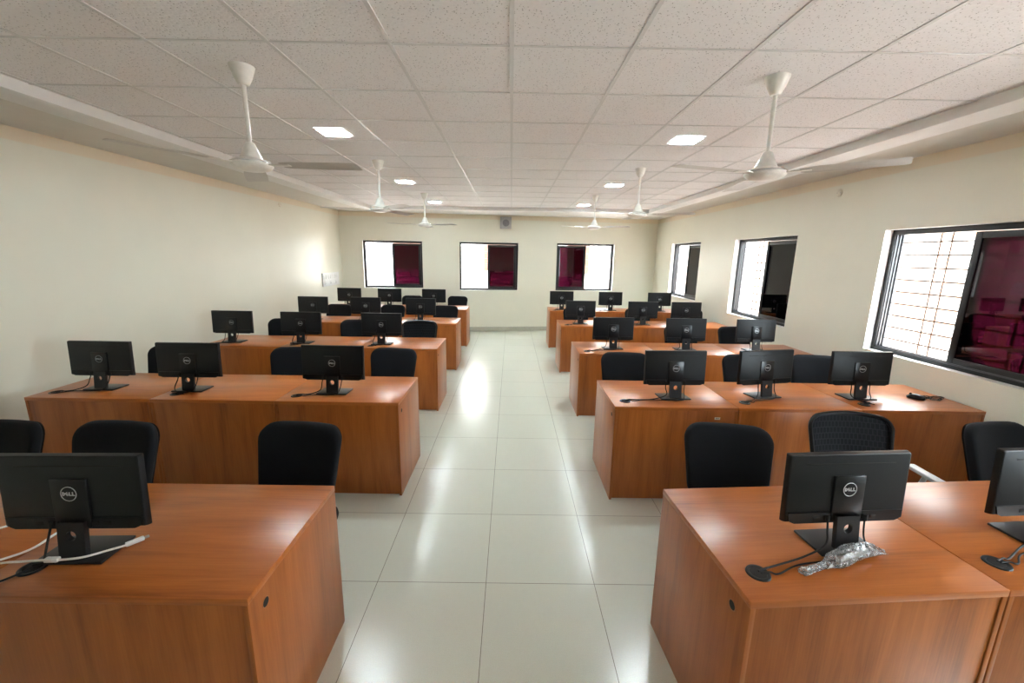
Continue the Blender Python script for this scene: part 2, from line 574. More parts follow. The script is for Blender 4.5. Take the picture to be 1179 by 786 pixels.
# ------------------------------------------------------------------ windows
def window(idx, w, h, loc, rz, tint_right=True):
    """local frame: x along the wall, +y outwards, z up from the sill; the room is at -y"""
    root = struct(empty('window_%d' % idx, loc, rz))
    y0, y1 = 0.075, 0.165
    f = MB()
    t = 0.038
    f.box((0, y0, 0), (w, y1, 0.03), 0.002)
    f.box((0, y0, h - 0.045), (w, y1, h), 0.002)
    f.box((0, y0, 0.03), (0.036, y1, h - 0.045), 0.002)
    f.box((w - 0.036, y0, 0.03), (w, y1, h - 0.045), 0.002)
    f.build('window_frame', FRAME, root)
    tr = MB()
    for yy in (y0 + 0.012, y0 + 0.042, y0 + 0.072):
        tr.box((0.03, yy, 0.03), (w - 0.03, yy + 0.005, 0.042))
        tr.box((0.036, yy, 0.042), (0.044, yy + 0.005, h - 0.045))
        tr.box((w - 0.044, yy, 0.042), (w - 0.036, yy + 0.005, h - 0.045))
    tr.build('sliding_track', TRACK_DARK, root)
    # both leaves are pushed to one side, one behind the other
    for k, yy in enumerate((y0 + 0.020, y0 + 0.050) if tint_right is not None else ()):
        x0, x1 = (w / 2 - 0.03, w - 0.046) if tint_right else (0.046, w / 2 + 0.03)
        if k == 1:
            x0, x1 = (x0 + 0.012, x1) if tint_right else (x0, x1 - 0.012)
        s = MB()
        st = 0.05
        z0, z1 = 0.036, h - 0.05
        s.box((x0, yy, z0), (x0 + st, yy + 0.022, z1), 0.002)
        s.box((x1 - st, yy, z0), (x1, yy + 0.022, z1), 0.002)
        s.box((x0 + st, yy, z0), (x1 - st, yy + 0.022, z0 + st), 0.002)
        s.box((x0 + st, yy, z1 - st), (x1 - st, yy + 0.022, z1), 0.002)
        so = s.build('sliding_sash', FRAME, root)
        if k == 0:
            p = MB()
            p.box((x0 + st - 0.005, yy + 0.008, z0 + st - 0.005), (x1 - st + 0.005, yy + 0.013, z1 - st + 0.005))
            p.build('tinted_pane', TINT, so, sharp=None)
    # welded grille outside
    gr = MB()
    nb = max(6, round(h / 0.118))
    for k in range(1, nb):
        zz = h * k / nb
        gr.box((0.0, 0.185, zz - 0.006), (w, 0.197, zz + 0.006))
    for fx in (0.235, 0.30, 0.70, 0.765):
        gr.box((w * fx - 0.006, 0.197, 0), (w * fx + 0.006, 0.209, h))
    gr.build('window_grille', GRILLE, root)
    return root

idx = 1
ang = math.atan(BK)
for i, (a, b, c_, d) in enumerate(BW):
    p = Vector((XL, 9.5, c_)) + bdir * a
    window(idx, b - a, d - c_, p, ang, tint_right=(i < 2))
    idx += 1
for (a, b, c_, d) in RW:
    # seen from inside, x runs from the far end towards the camera
    window(idx, b - a, d - c_, (XR, b, c_), R(-90), None if a < 1 else True)
    idx += 1

# ------------------------------------------------------------------ outside
BR_RIGHT = brick_mat('pale_block_wall', (0.40, 0.385, 0.37), (0.36, 0.34, 0.32), (0.20, 0.12, 0.085), -5.0, (0.8, 0.8, 0.8))
BR_BACK = brick_mat('white_block_wall', (0.84, 0.83, 0.82), (0.82, 0.81, 0.80), (0.70, 0.66, 0.63), -5.0, (0.8, 0.8, 0.8))
BR_BAY = brick_mat('red_brick_bay', (0.13, 0.062, 0.04), (0.11, 0.05, 0.033), (0.16, 0.09, 0.065), -5.0, (0.8, 0.8, 0.8))
BAND = simple('terracotta_render', (0.36, 0.20, 0.12), 0.9)
e = struct(MB().box((6.1, 2.6, -0.3), (6.5, 16, 2.16)).build('exterior_wall', BR_RIGHT, sharp=None))
struct(MB().box((6.08, 2.6, 2.16), (6.5, 16, 2.9)).build('exterior_wall_band', BAND, sharp=None))
e = MB().box((-8, 12.6, -0.3), (6.1, 13.0, 2.9)).build('exterior_wall', BR_BACK, sharp=None); struct(e)
for (bx0, bx1, bz0) in ((-3.42, -2.55, 1.36), (-0.80, 0.36, 1.36), (1.66, 2.25, 1.30)):
    struct(MB().box((bx0, 12.25, bz0), (bx1, 12.6, 2.85)).build('exterior_wall_bay', BR_BAY, sharp=None))
struct(MB().box((-14, -14, -0.5), (22, 24, -0.3)).build('exterior_ground', simple('concrete_yard', (0.66, 0.56, 0.52), 0.9), sharp=None))

# ------------------------------------------------------------------ desks
DW, DD, DH = 0.902, 0.65, 0.746
def make_desk(name='computer_desk'):
    """origin: front-left floor corner (the side that faces the camera), x to the right, y away"""
    r = empty(name)
    t = MB(); t.box((0.002, 0, DH - 0.025), (DW - 0.002, DD, DH), 0.0015)
    # round cable hole in the top is capped by the grommet
    t.build('desk_top', WOOD_X, r)
    for x0 in (0.0036, DW - 0.0216):
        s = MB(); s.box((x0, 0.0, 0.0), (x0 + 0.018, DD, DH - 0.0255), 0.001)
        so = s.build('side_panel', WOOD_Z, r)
        hx = x0 - 0.0008 if x0 < 0.1 else x0 + 0.0172
        h = MB()
        m = Matrix.Translation((hx + 0.0008, 0.085, 0.655)) @ Matrix.Rotation(R(90), 4, 'Y')
        seg = 20
        ring = MB()
        lo = []
        for rr, dz in ((0.0160, -0.0012), (0.0190, -0.0012), (0.0190, 0.0012), (0.0160, 0.0012)):
            lo.append([m @ Vector((rr * math.cos(2 * PI * k / seg), rr * math.sin(2 * PI * k / seg), dz)) for k in range(seg)])
        ring.loft(lo + [lo[0]], True, False, False)
        ring.build('hole_rim', WOOD_Z, so)
        h.loft([[m @ Vector((0.0160 * math.cos(2 * PI * k / seg), 0.0160 * math.sin(2 * PI * k / seg), dz)) for k in range(seg)] for dz in (-0.0009, 0.0009)])
        h.build('wire_hole', HOLE, so)
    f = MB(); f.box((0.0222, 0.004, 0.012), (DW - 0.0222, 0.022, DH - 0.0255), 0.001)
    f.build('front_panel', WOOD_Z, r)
    # keyboard shelf under the top, user side
    k = MB(); k.box((0.03, 0.25, 0.60), (DW - 0.03, 0.60, 0.616), 0.001)
    for xx in (0.03, DW - 0.045):
        k.box((xx, 0.25, 0.616), (xx + 0.015, 0.60, DH - 0.0255), 0.001)
    k.build('keyboard_shelf', WOOD_X, r)
    # grommet: ring with a dark slot
    gx, gy = 0.105, 0.118
    g = MB()
    g.lathe([(0.027, DH + 0.0005), (0.027, DH + 0.003), (0.032, DH + 0.005), (0.038, DH + 0.004), (0.040, DH)], 28, (gx, gy))
    go = g.build('cable_grommet', BLACK_GLOSS, r)
    h = MB(); h.lathe([(0.0, DH + 0.0032), (0.026, DH + 0.0034), (0.0265, DH + 0.0012), (0.0, DH + 0.001)], 24, (gx, gy))
    h.build('grommet_slot', HOLE, go)
    return Tree(r)
desk_tree = make_desk()

ROW_L = [1.10, 2.855, 4.61, 6.365, 8.12]
ROW_R = [1.11, 2.84, 4.50, 6.33, 8.11]
END_L = [-0.803, -0.803, -0.828, -0.845, -0.868]
END_R = [0.770, 0.765, 0.775, 0.785, 0.772]
ROWN = ['front', 'second', 'third', 'fourth', 'fifth']
ROWD = ['front row', 'second row from the front', 'third row from the front', 'fourth row from the front', 'back row']
for i in range(5):
    for j in range(3):                    # j = 0 is the desk at the aisle
        if i == 0 and j == 2:
            continue
        pos = ('aisle end', 'middle one', 'wall end')[j]
        if i == 0:
            pos = ('aisle end', 'outer one')[j]
        d = desk_tree.place((END_L[i] - DW * (j + 1), ROW_L[i], 0), 0)
        tag(d, 'orange-brown laminate desk, left of aisle, %s, %s' % (ROWD[i], pos), 'desk', 'laminate computer desks')
        rz = R(4.0) if i == 0 else 0
        bx, by = END_R[i], ROW_R[i]
        dx = DW * j
        d = desk_tree.place((bx + dx * math.cos(rz), by + dx * math.sin(rz), 0), rz)
        tag(d, 'orange-brown laminate desk, right of aisle, %s, %s' % (ROWD[i], pos), 'desk', 'laminate computer desks')
        if i == 1 and j == 0:
            s = MB()
            s.box((0.735, 0.0025, 0.655), (0.775, 0.0036, 0.672))
            so = s.build('paper_sticker', PAPER, d, sharp=None)
            so['label'] = 'small white paper sticker'
            s = MB()
            s.box((0.743, 0.0018, 0.661), (0.752, 0.0025, 0.666)); s.box((0.754, 0.0018, 0.661), (0.757, 0.0025, 0.667)); s.box((0.760, 0.0018, 0.6615), (0.768, 0.0025, 0.6655))
            s.build('sticker_print', INK, so, sharp=None)

# ------------------------------------------------------------------ monitors
MW, MH = 0.478, 0.265
MZ0 = 0.105
def logo_mesh(mb, cx, y, cz, r):
    """ring with the four letters, facing -y"""
    seg = 40
    t = r * 0.085
    lo = []
    for rr, yy in ((r - t, y), (r, y), (r, y - 0.0012), (r - t, y - 0.0012)):
        lo.append([(cx + rr * math.cos(2 * PI * k / seg), yy, cz + rr * math.sin(2 * PI * k / seg)) for k in range(seg)])
    mb.loft(lo + [lo[0]], True, False, False)
    hgt = r * 0.52
    w = r * 0.36
    st = r * 0.125
    z0 = cz - hgt / 2
    def poly(pts):
        n = len(pts)
        v = [(px, y, pz) for px, pz in pts] + [(px, y - 0.0012, pz) for px, pz in pts]
        fs = [tuple(range(n)), tuple(range(2 * n - 1, n - 1, -1))] + [(i, (i + 1) % n, n + (i + 1) % n, n + i) for i in range(n)]
        mb.add(v, fs)
    def rect(x0, x1, a, b): poly([(x0, a), (x1, a), (x1, b), (x0, b)])
    gap = r * 0.055
    x = cx - (4 * w + 3 * gap) / 2 + r * 0.03
    # D
    rect(x, x + st, z0, z0 + hgt)
    k = 10
    for i in range(k):
        a0, a1 = -PI / 2 + PI * i / k, -PI / 2 + PI * (i + 1) / k
        ro, ri = (w - st * .6, hgt / 2), (w - st * 1.6, hgt / 2 - st * .85)
        c0 = (x + st * .6, cz)
        pts = [(c0[0] + ri[0] * math.cos(a0), c0[1] + ri[1] * math.sin(a0)), (c0[0] + ro[0] * math.cos(a0), c0[1] + ro[1] * math.sin(a0)),
               (c0[0] + ro[0] * math.cos(a1), c0[1] + ro[1] * math.sin(a1)), (c0[0] + ri[0] * math.cos(a1), c0[1] + ri[1] * math.sin(a1))]
        poly(pts)
    x += w + gap
    # tilted E
    ce = Vector((x + w / 2, cz)); ca, sa = math.cos(R(30)), math.sin(R(30))
    def tp(px, pz):
        d = Vector((px, pz)) - ce
        return (ce.x + d.x * ca - d.y * sa, ce.y + d.x * sa + d.y * ca)
    eh = hgt * 0.92
    for (a0, a1, b0, b1) in ((x + w * .08, x + w * .08 + st, cz - eh / 2, cz + eh / 2), (x + w * .08, x + w * .92, cz - eh / 2, cz - eh / 2 + st * .9),
                             (x + w * .08, x + w * .92, cz - st * .45, cz + st * .45), (x + w * .08, x + w * .92, cz + eh / 2 - st * .9, cz + eh / 2)):
        poly([tp(a0, b0), tp(a1, b0), tp(a1, b1), tp(a0, b1)])
    x += w + gap
    for _ in range(2):
        rect(x, x + st, z0, z0 + hgt)
        rect(x, x + w * .92, z0, z0 + st * .95)
        x += w + gap * .6

def make_monitor():
    """origin: centre of the base plate on the desk; the back faces -y"""
    r = empty('computer_monitor')
    b = MB(); b.box((-0.114, -0.086, 0.0), (0.114, 0.056, 0.010), 0.003)
    b.build('stand_base', BLACK_PLATE, r)
    # neck: flat upright slab with a round hole, leaning a little
    nk = MB()
    nw, z0, z1, hz, hr = 0.045, 0.0095, 0.136, 0.088, 0.0175
    seg = 24
    def outer(k):
        a = 2 * PI * k / seg
        cx, cz = math.cos(a), math.sin(a)
        s = min(nw / abs(cx) if abs(cx) > 1e-6 else 9, 0.043 / abs(cz) if abs(cz) > 1e-6 else 9)
        return (cx * s, hz + cz * s)
    def ny(z): return -0.064 + (z - z0) * 0.12
    for (face, dy) in ((0, 0.0), (1, 0.018)):
        for k in range(seg):
            j = (k + 1) % seg
            o0, o1 = outer(k), outer(j)
            i0 = (hr * math.cos(2 * PI * k / seg), hz + hr * math.sin(2 * PI * k / seg))
            i1 = (hr * math.cos(2 * PI * j / seg), hz + hr * math.sin(2 * PI * j / seg))
            nk.add([(p[0], ny(p[1]) + dy, p[1]) for p in (i0, o0, o1, i1)], [(0, 1, 2, 3)])
        for (a, c) in ((z0, hz - 0.043), (hz + 0.043, z1)):
            nk.add([(-nw, ny(a) + dy, a), (nw, ny(a) + dy, a), (nw, ny(c) + dy, c), (-nw, ny(c) + dy, c)], [(0, 1, 2, 3)])
    for k in range(seg):
        j = (k + 1) % seg
        i0 = (hr * math.cos(2 * PI * k / seg), hz + hr * math.sin(2 * PI * k / seg))
        i1 = (hr * math.cos(2 * PI * j / seg), hz + hr * math.sin(2 * PI * j / seg))
        nk.add([(i0[0], ny(i0[1]), i0[1]), (i1[0], ny(i1[1]), i1[1]), (i1[0], ny(i1[1]) + .018, i1[1]), (i0[0], ny(i0[1]) + .018, i0[1])], [(0, 1, 2, 3)])
    for sx in (-nw, nw):
        for (a, c) in ((z0, hz - 0.043), (hz - 0.043, hz + 0.043), (hz + 0.043, z1)):
            nk.add([(sx, ny(a), a), (sx, ny(a) + .018, a), (sx, ny(c) + .018, c), (sx, ny(c), c)], [(0, 1, 2, 3)])
    bmesh.ops.remove_doubles(nk.bm, verts=nk.bm.verts, dist=1e-5)
    nk.build('stand_neck', BLACK_PLATE, r, sharp=30)
    # head is tilted back slightly: build upright, then lean about the centre
    tilt = Matrix.Translation((0, -0.03, MZ0 + MH / 2)) @ Matrix.Rotation(R(-3), 4, 'X') @ Matrix.Translation((0, 0.03, -(MZ0 + MH / 2)))
    def T(mb):
        bmesh.ops.transform(mb.bm, matrix=tilt, verts=mb.bm.verts)
        return mb
    yb = -0.024
    # back cover: a shallow tapering shell, with a stepped lower edge
    c = MB()
    cz = MZ0 + MH / 2
    def lp(w, h, y, rad, zc): return [(u, y, zc + v) for u, v in rrect(w, h, rad, 4)]
    zlow = MZ0 + 0.052
    c.loft([lp(MW, MH, -0.002, 0.004, cz), lp(MW, MH, -0.008, 0.005, cz),
            lp(MW - 0.003, MH - 0.003, yb + 0.008, 0.006, cz),
            lp(MW - 0.008, MH - 0.006, yb + 0.002, 0.007, cz + 0.001), lp(MW - 0.016, MH - 0.012, yb, 0.007, cz + 0.001)])
    cover = T(c).build('back_cover', BLACK, r, sharp=22)
    # lower connector bay: chin with chamfered ends, and dark recesses
    ch = MB()
    pts = [(-0.228, zlow - 0.012), (-0.218, MZ0 + 0.006), (-0.200, MZ0 - 0.002), (0.200, MZ0 - 0.002), (0.218, MZ0 + 0.006), (0.228, zlow - 0.012)]
    ch.loft([[(px, yb - 0.0, pz) for px, pz in pts], [(px, yb - 0.004, pz) for px, pz in pts]], smooth=False)
    T(ch).build('connector_bay', BLACK_GLOSS, r)
    for px in (-0.115, -0.075, 0.07, 0.11):
        pr = MB()
        pr.box((px - 0.013, yb - 0.0055, MZ0 + 0.012), (px + 0.013, yb - 0.003, MZ0 + 0.026), 0.001)
        T(pr).build('port', HOLE, r)
    # ventilation slot near the top
    s = MB(); s.box((-0.175, yb - 0.0015, MZ0 + MH - 0.040), (0.175, yb + 0.002, MZ0 + MH - 0.0365), 0.0005)
    T(s).build('vent_slot', HOLE, r)
    # stand bracket with the logo
    p = MB(); p.box((-0.060, yb - 0.008, MZ0 + 0.004), (0.060, yb + 0.002, MZ0 + 0.182), 0.003)
    pl = T(p).build('stand_bracket', BLACK_GLOSS, r)
    lg = MB(); logo_mesh(lg, 0.0, yb - 0.0082, MZ0 + 0.130, 0.0265)
    lo = T(lg).build('logo', LOGO, pl, sharp=None)
    lo['label'] = 'round silver maker logo with lettering'
    # screen on the user side
    sc = MB(); sc.box((-MW / 2 + 0.012, -0.0025, MZ0 + 0.018), (MW / 2 - 0.012, -0.0005, MZ0 + MH - 0.012), 0.0005)
    T(sc).build('screen', SCREEN, r)
    return Tree(r)
mon_tree = make_monitor()

def cords(root, gl, seed, video=True):
    """power cord and video lead from the ports down to the grommet; gl = grommet in monitor-local xy"""
    rnd = random.Random(seed)
    gx, gy = gl
    z = 0.006
    j = lambda s: rnd.uniform(-s, s)
    m = MB()
    x0 = -0.062
    m.tube(spline([(x0 - .012, -0.040, 0.118), (x0 - .016, -0.050, 0.085), (x0 - .025 + j(.01), -0.068, 0.035), (x0 * .6 + gx * .4, -0.075 * .6 + gy * .4 + j(.012), 0.012), (gx + .06, gy + .016 + j(.006), z), (gx + .036, gy + .010, 0.0105), (gx, gy, 0.0085)], 6), 0.0035, 8)
    m.tube([(x0 - .012, -0.040, 0.112), (x0 - .012, -0.038, 0.135)], 0.0065, 8)
    m.build('power_cord', RUBBER, root)
    if video:
        m = MB()
        x1 = 0.062
        m.tube(spline([(x1 + .012, -0.040, 0.118), (x1 + .003, -0.056, 0.060), (x1 - .006, -0.088, 0.020), (0.02, -0.100 + j(.006), z - .001), (gx * .55 + .0, gy * .55 - .040 + j(.01), z - .001), (gx + .065, gy - .014, z), (gx + .036, gy - .009, 0.0105), (gx + .003, gy - .008, 0.0085)], 6), 0.003, 8)
        m.tube([(x1 + .012, -0.040, 0.112), (x1 + .012, -0.038, 0.135)], 0.0085, 8)
        m.build('video_cable', RUBBER, root)

# (row, side, seat from aisle, x, y, rotation)
MON = [
    (0, 'L', 0, -1.505, 1.318, 2), (0, 'R', 0, 1.256, 1.412, 4.4), (0, 'R', 1, 2.10, 1.475, 4.4),
    (1, 'L', 2, -3.140, 3.11, 0), (1, 'L', 1, -2.462, 3.10, 1), (1, 'L', 0, -1.352, 3.085, -1),
    (2, 'L', 2, -3.290, 4.87, 0), (2, 'L', 1, -2.475, 4.86, 0), (2, 'L', 0, -1.524, 4.86, 0),
    (3, 'L', 2, -3.155, 6.62, 0), (3, 'L', 1, -2.315, 6.62, 1), (3, 'L', 0, -1.434, 6.60, -1),
    (4, 'L', 2, -3.25, 8.38, 0), (4, 'L', 1, -2.44, 8.38, 0), (4, 'L', 0, -1.55, 8.38, 0),
    (1, 'R', 0, 1.268, 3.08, 3), (1, 'R', 1, 1.999, 3.14, 11), (1, 'R', 2, 2.745, 3.14, 1),
    (2, 'R', 0, 1.208, 4.80, 0), (2, 'R', 1, 2.062, 4.80, 2), (2, 'R', 2, 2.890, 4.81, 4),
    (3, 'R', 0, 1.120, 6.60, 0), (3, 'R', 1, 2.117, 6.60, 1), (3, 'R', 2, 2.818, 6.62, 0),
    (4, 'R', 0, 1.027, 8.37, 0), (4, 'R', 1, 2.010, 8.36, 2), (4, 'R', 2, 3.002, 8.37, 3),
]
MLABEL = {
    (0, 'L', 0): 'black monitor with white cables at its foot, front row left of the aisle',
    (0, 'R', 0): 'black monitor with clear plastic bag at its foot, front row right of the aisle',
    (0, 'R', 1): 'black monitor cut off by the right edge of the photo, front right row',
    (1, 'R', 2): 'black monitor beside the computer mouse, second right row',
    (1, 'R', 1): 'black monitor turned to one side, second right row, middle desk',
}
for n, (i, side, j, x, y, rz) in enumerate(MON):
    m = mon_tree.place((x, y, DH + 0.0006), R(rz))
    lab = MLABEL.get((i, side, j))
    if lab is None:
        lab = 'black monitor on the %s desk, %s of aisle, %s' % (('aisle-end', 'middle', 'wall-end')[j], 'left' if side == 'L' else 'right', ROWD[i])
    tag(m, lab, 'monitor', 'black desktop monitors')
    # the grommet of the desk this monitor stands on, in its own frame
    if side == 'L':
        gw = Vector((END_L[i] - DW * (j + 1) + 0.105, ROW_L[i] + 0.118, 0))
    else:
        a = R(4.0) if i == 0 else 0
        q = Vector((DW * j + 0.105, 0.118, 0))
        gw = Vector((END_R[i] + q.x * math.cos(a) - q.y * math.sin(a), ROW_R[i] + q.x * math.sin(a) + q.y * math.cos(a), 0))
    d = gw - Vector((x, y, 0))
    a = -R(rz)
    gl = (d.x * math.cos(a) - d.y * math.sin(a), d.x * math.sin(a) + d.y * math.cos(a))
    cords(m, gl, n, video=(i, side, j) not in ((0, 'L', 0),))

# ------------------------------------------------------------------ chairs
def cushion(mb, w, h, t, rad, place, bend, dome=0.55):
    """rounded upholstered pad; place(u, v, d) gives the 3-D point, d towards the sitter"""
    prof = [(0.02, 0.0, -1), (0.80, 0.0, -1), (0.94, 0.03, -1), (0.985, 0.25, -1), (1.0, 0.5, -1), (0.99, 0.75, 1), (0.955, 0.93, 1), (0.88, 1.0, 1), (0.70, 1.06, 1), (0.40, 1.10, 1), (0.02, 1.12, 1)]
    loops = []
    for s, d, _ in prof:
        lp = []
        for u, v in rrect(w, h, rad, 7, sub=7):
            uu, vv = u * s, v * s
            lp.append(place(uu, vv, (d - 0.5) * t + bend * (uu / (w / 2)) ** 2))
        loops.append(lp)
    mb.loft(loops)

def chair_parts(r, mesh_back=False, drop=0.0):
    # sitter faces -y; origin on the floor under the column
    zs = 0.455 - drop
    s = MB()
    cushion(s, 0.49, 0.43, 0.065, 0.10, lambda u, v, d: (u, v - 0.02, zs + d - 0.022 * max(0, (-v - 0.10) / 0.1) ** 2 * 0.6), 0.012)
    so = s.build('seat', FABRIC, r, sharp=60)
    sp = MB(); sp.box((-0.20, -0.19, zs - 0.052), (0.20, 0.17, zs - 0.034), 0.008)
    sp.build('seat_shell', RUBBER, so)
    b0 = 0.225
    zc, bh, bwid = 0.705 - drop, 0.40, 0.435
    if mesh_back:
        zc, bh, bwid = 0.668, 0.42, 0.44
    def bp(u, v, d):
        # taper towards the bottom, lean back a little
        k = 1.0 + 0.085 * (v / (bh / 2))
        return (u * k, b0 + 0.26 * v - d, zc + v)
    if not mesh_back:
        b = MB(); cushion(b, bwid, bh, 0.062, 0.085, bp, 0.040)
        bo = b.build('backrest', FABRIC, r, sharp=60)
        sh = MB()
        lo = []
        for sc, dd in ((0.90, -0.030), (0.93, -0.040), (0.80, -0.047), (0.02, -0.050)):
            lo.append([bp(u * sc, v * sc, dd + 0.040 * (u * sc / (bwid / 2)) ** 2) for u, v in rrect(bwid, bh, 0.08, 6, sub=7)])
        sh.loft(lo, True, True, True)
        sh.build('backrest_shell', RUBBER, bo)
    else:
        f = MB()
        loop = [bp(u, v + (0.022 * (1 - (u / (bwid / 2)) ** 2) if v > 0 else 0), 0.045 * (u / (bwid / 2)) ** 2) for u, v in rrect(bwid, bh, 0.06, 6, sub=7)]
        loop.append(loop[0]); loop.append(loop[1])
        f.tube(loop, 0.012, 8)
        fo = f.build('backrest', BLACK_GLOSS, r)
        p = MB()
        lo = []
        for sc in (0.97, 0.75, 0.5, 0.25, 0.02):
            lo.append([bp(u * sc, (v + (0.022 * (1 - (u / (bwid / 2)) ** 2) if v > 0 else 0)) * sc, 0.045 * (u * sc / (bwid / 2)) ** 2) for u, v in rrect(bwid, bh, 0.06, 6, sub=7)])
        p.loft(lo, True, False, True)
        p.loft([[(q[0], q[1] + 0.004, q[2]) for q in l] for l in lo], True, False, True)
        p.build('mesh_panel', MESHFAB, fo, sharp=60)
        for sx in (-1, 1):
            a = MB()
            a.tube(spline([(sx * 0.20, 0.06, zs - 0.03), (sx * 0.275, 0.06, zs - 0.01), (sx * 0.285, 0.05, zs + 0.08), (sx * 0.285, 0.02, zs + 0.185)], 6), 0.012, 8)
            ao = a.build('armrest', GREYARM, r)
            pd = MB(); pd.box((sx * 0.285 - 0.028, -0.13, zs + 0.185), (sx * 0.285 + 0.028, 0.13, zs + 0.208), 0.009)
            pd.build('arm_pad', GREYARM, ao)
    # bracket joining seat and back
    k = MB()
    k.tube(spline([(0, 0.06, zs - 0.055), (0, 0.20, zs - 0.050), (0, 0.262, zs + 0.02), (0, b0 + 0.26 * -0.08 + 0.045, zs + 0.16), (0, b0 + 0.045, zc - 0.02)], 6), 0.016, 8)
    k.build('back_bracket', RUBBER, r)
    cl = MB(); cl.lathe([(0.028, 0.085), (0.028, 0.21), (0.020, 0.212), (0.016, 0.216), (0.016, zs - 0.06), (0.05, zs - 0.058), (0.05, zs - 0.05)], 16)
    cl.build('gas_column', RUBBER, r)
    bs = MB(); bs.lathe([(0.012, 0.070), (0.042, 0.072), (0.042, 0.108), (0.03, 0.115), (0.012, 0.116)], 16)
    bs.build('base_hub', RUBBER, r)
    for q in range(5):
        a = R(72 * q)
        dx, dy = math.cos(a), math.sin(a)
        l = MB()
        l.tube([(dx * 0.03, dy * 0.03, 0.092), (dx * 0.12, dy * 0.12, 0.086), (dx * 0.235, dy * 0.235, 0.070)], [0.019, 0.016, 0.012], 8)
        lo = l.build('base_leg', RUBBER, r)
        w = MB()
        t = Vector((-dy, dx, 0))
        for sg in (-1, 1):
            cc = Vector((dx * 0.235, dy * 0.235, 0.0255)) + t * 0.013 * sg
            loops = []
            for off, rr in ((-0.008, 0.018), (-0.007, 0.025), (0.007, 0.025), (0.008, 0.018)):
                loops.append([cc + t * off + (Vector((dx, dy, 0)) * math.cos(2 * PI * m / 14) + Vector((0, 0, 1)) * math.sin(2 * PI * m / 14)) * rr for m in range(14)])
            w.loft(loops)
        w.tube([(dx * 0.235, dy * 0.235, 0.03), (dx * 0.235, dy * 0.235, 0.070)], 0.007, 8)
        w.build('caster', BLACK_GLOSS, lo)

ch_root = empty('office_chair'); chair_parts(ch_root, False); chair_tree = Tree(ch_root)
lc_root = empty('office_chair'); chair_parts(lc_root, False, 0.065); low_tree = Tree(lc_root)
mc_root = empty('office_chair'); chair_parts(mc_root, True); mesh_tree = Tree(mc_root)

# (row, side, seat, x, y of backrest, rotation, mesh?)
CH = [
    (0, 'L', 0, -1.110, 2.06, -6, False), (0, 'L', 1, -2.07, 2.04, -5, False), (0, 'L', 2, -2.85, 2.18, -4, False),
    (0, 'R', 0, 1.205, 2.12, -10, False), (0, 'R', 1, 2.045, 2.32, -4, True), (0, 'R', 2, 2.99, 2.36, 9, False),
    (1, 'L', 2, -3.235, 3.88, 0, False), (1, 'L', 1, -2.060, 3.88, 5, False), (1, 'L', 0, -1.122, 3.90, -6, False),
    (1, 'R', 0, 1.105, 3.86, -4, False), (1, 'R', 1, 2.26, 3.84, 0, False), (1, 'R', 2, 2.945, 3.86, -9, False),
    (2, 'L', 2, -3.09, 5.64, 5, False), (2, 'L', 1, -2.10, 5.62, 0, False), (2, 'L', 0, -1.245, 5.62, 2, True),
    (2, 'R', 1, 2.30, 5.50, 0, False), (2, 'R', 2, 3.03, 5.52, 7, False),
    (3, 'L', 2, -3.06, 7.37, 0, False), (3, 'L', 1, -2.10, 7.38, -8, False), (3, 'L', 0, -1.16, 7.38, -4, False),
    (3, 'R', 0, 1.165, 7.34, 0, False), (3, 'R', 1, 2.265, 7.34, 0, False), (3, 'R', 2, 3.25, 7.46, 2, False),
    (4, 'L', 1, -2.16, 9.12, 0, False), (4, 'L', 0, -1.165, 9.13, -12, False),
]
CLABEL = {
    (0, 'R', 1): 'black mesh-back office chair with pale grey armrests behind the front right monitor',
    (2, 'L', 0): 'black mesh-back office chair behind the third-row left aisle desk',
    (0, 'L', 0): 'black fabric office chair nearest the aisle behind the front left desks',
    (0, 'L', 1): 'black fabric office chair partly hidden by the front left monitor',
    (0, 'L', 2): 'black fabric office chair cut off by the left edge of the photo',
    (0, 'R', 0): 'black fabric office chair nearest the aisle behind the front right desks',
    (0, 'R', 2): 'black fabric office chair cut off by the right edge, near the large window',
}
for (i, side, j, x, y, rz, me) in CH:
    a = R(rz)
    # the backrest is 0.225 behind the column
    loc = (x + 0.225 * math.sin(a), y - 0.225 * math.cos(a), 0)
    c = (mesh_tree if me else low_tree if (i, j) == (0, 2) else chair_tree).place(loc, a)
    lab = CLABEL.get((i, side, j))
    if lab is None:
        lab = 'black fabric chair at the %s desk, %s of aisle, %s' % (('aisle-end', 'middle', 'wall-end')[j], 'left' if side == 'L' else 'right', ROWD[i])
    tag(c, lab, 'chair', 'black office chairs')

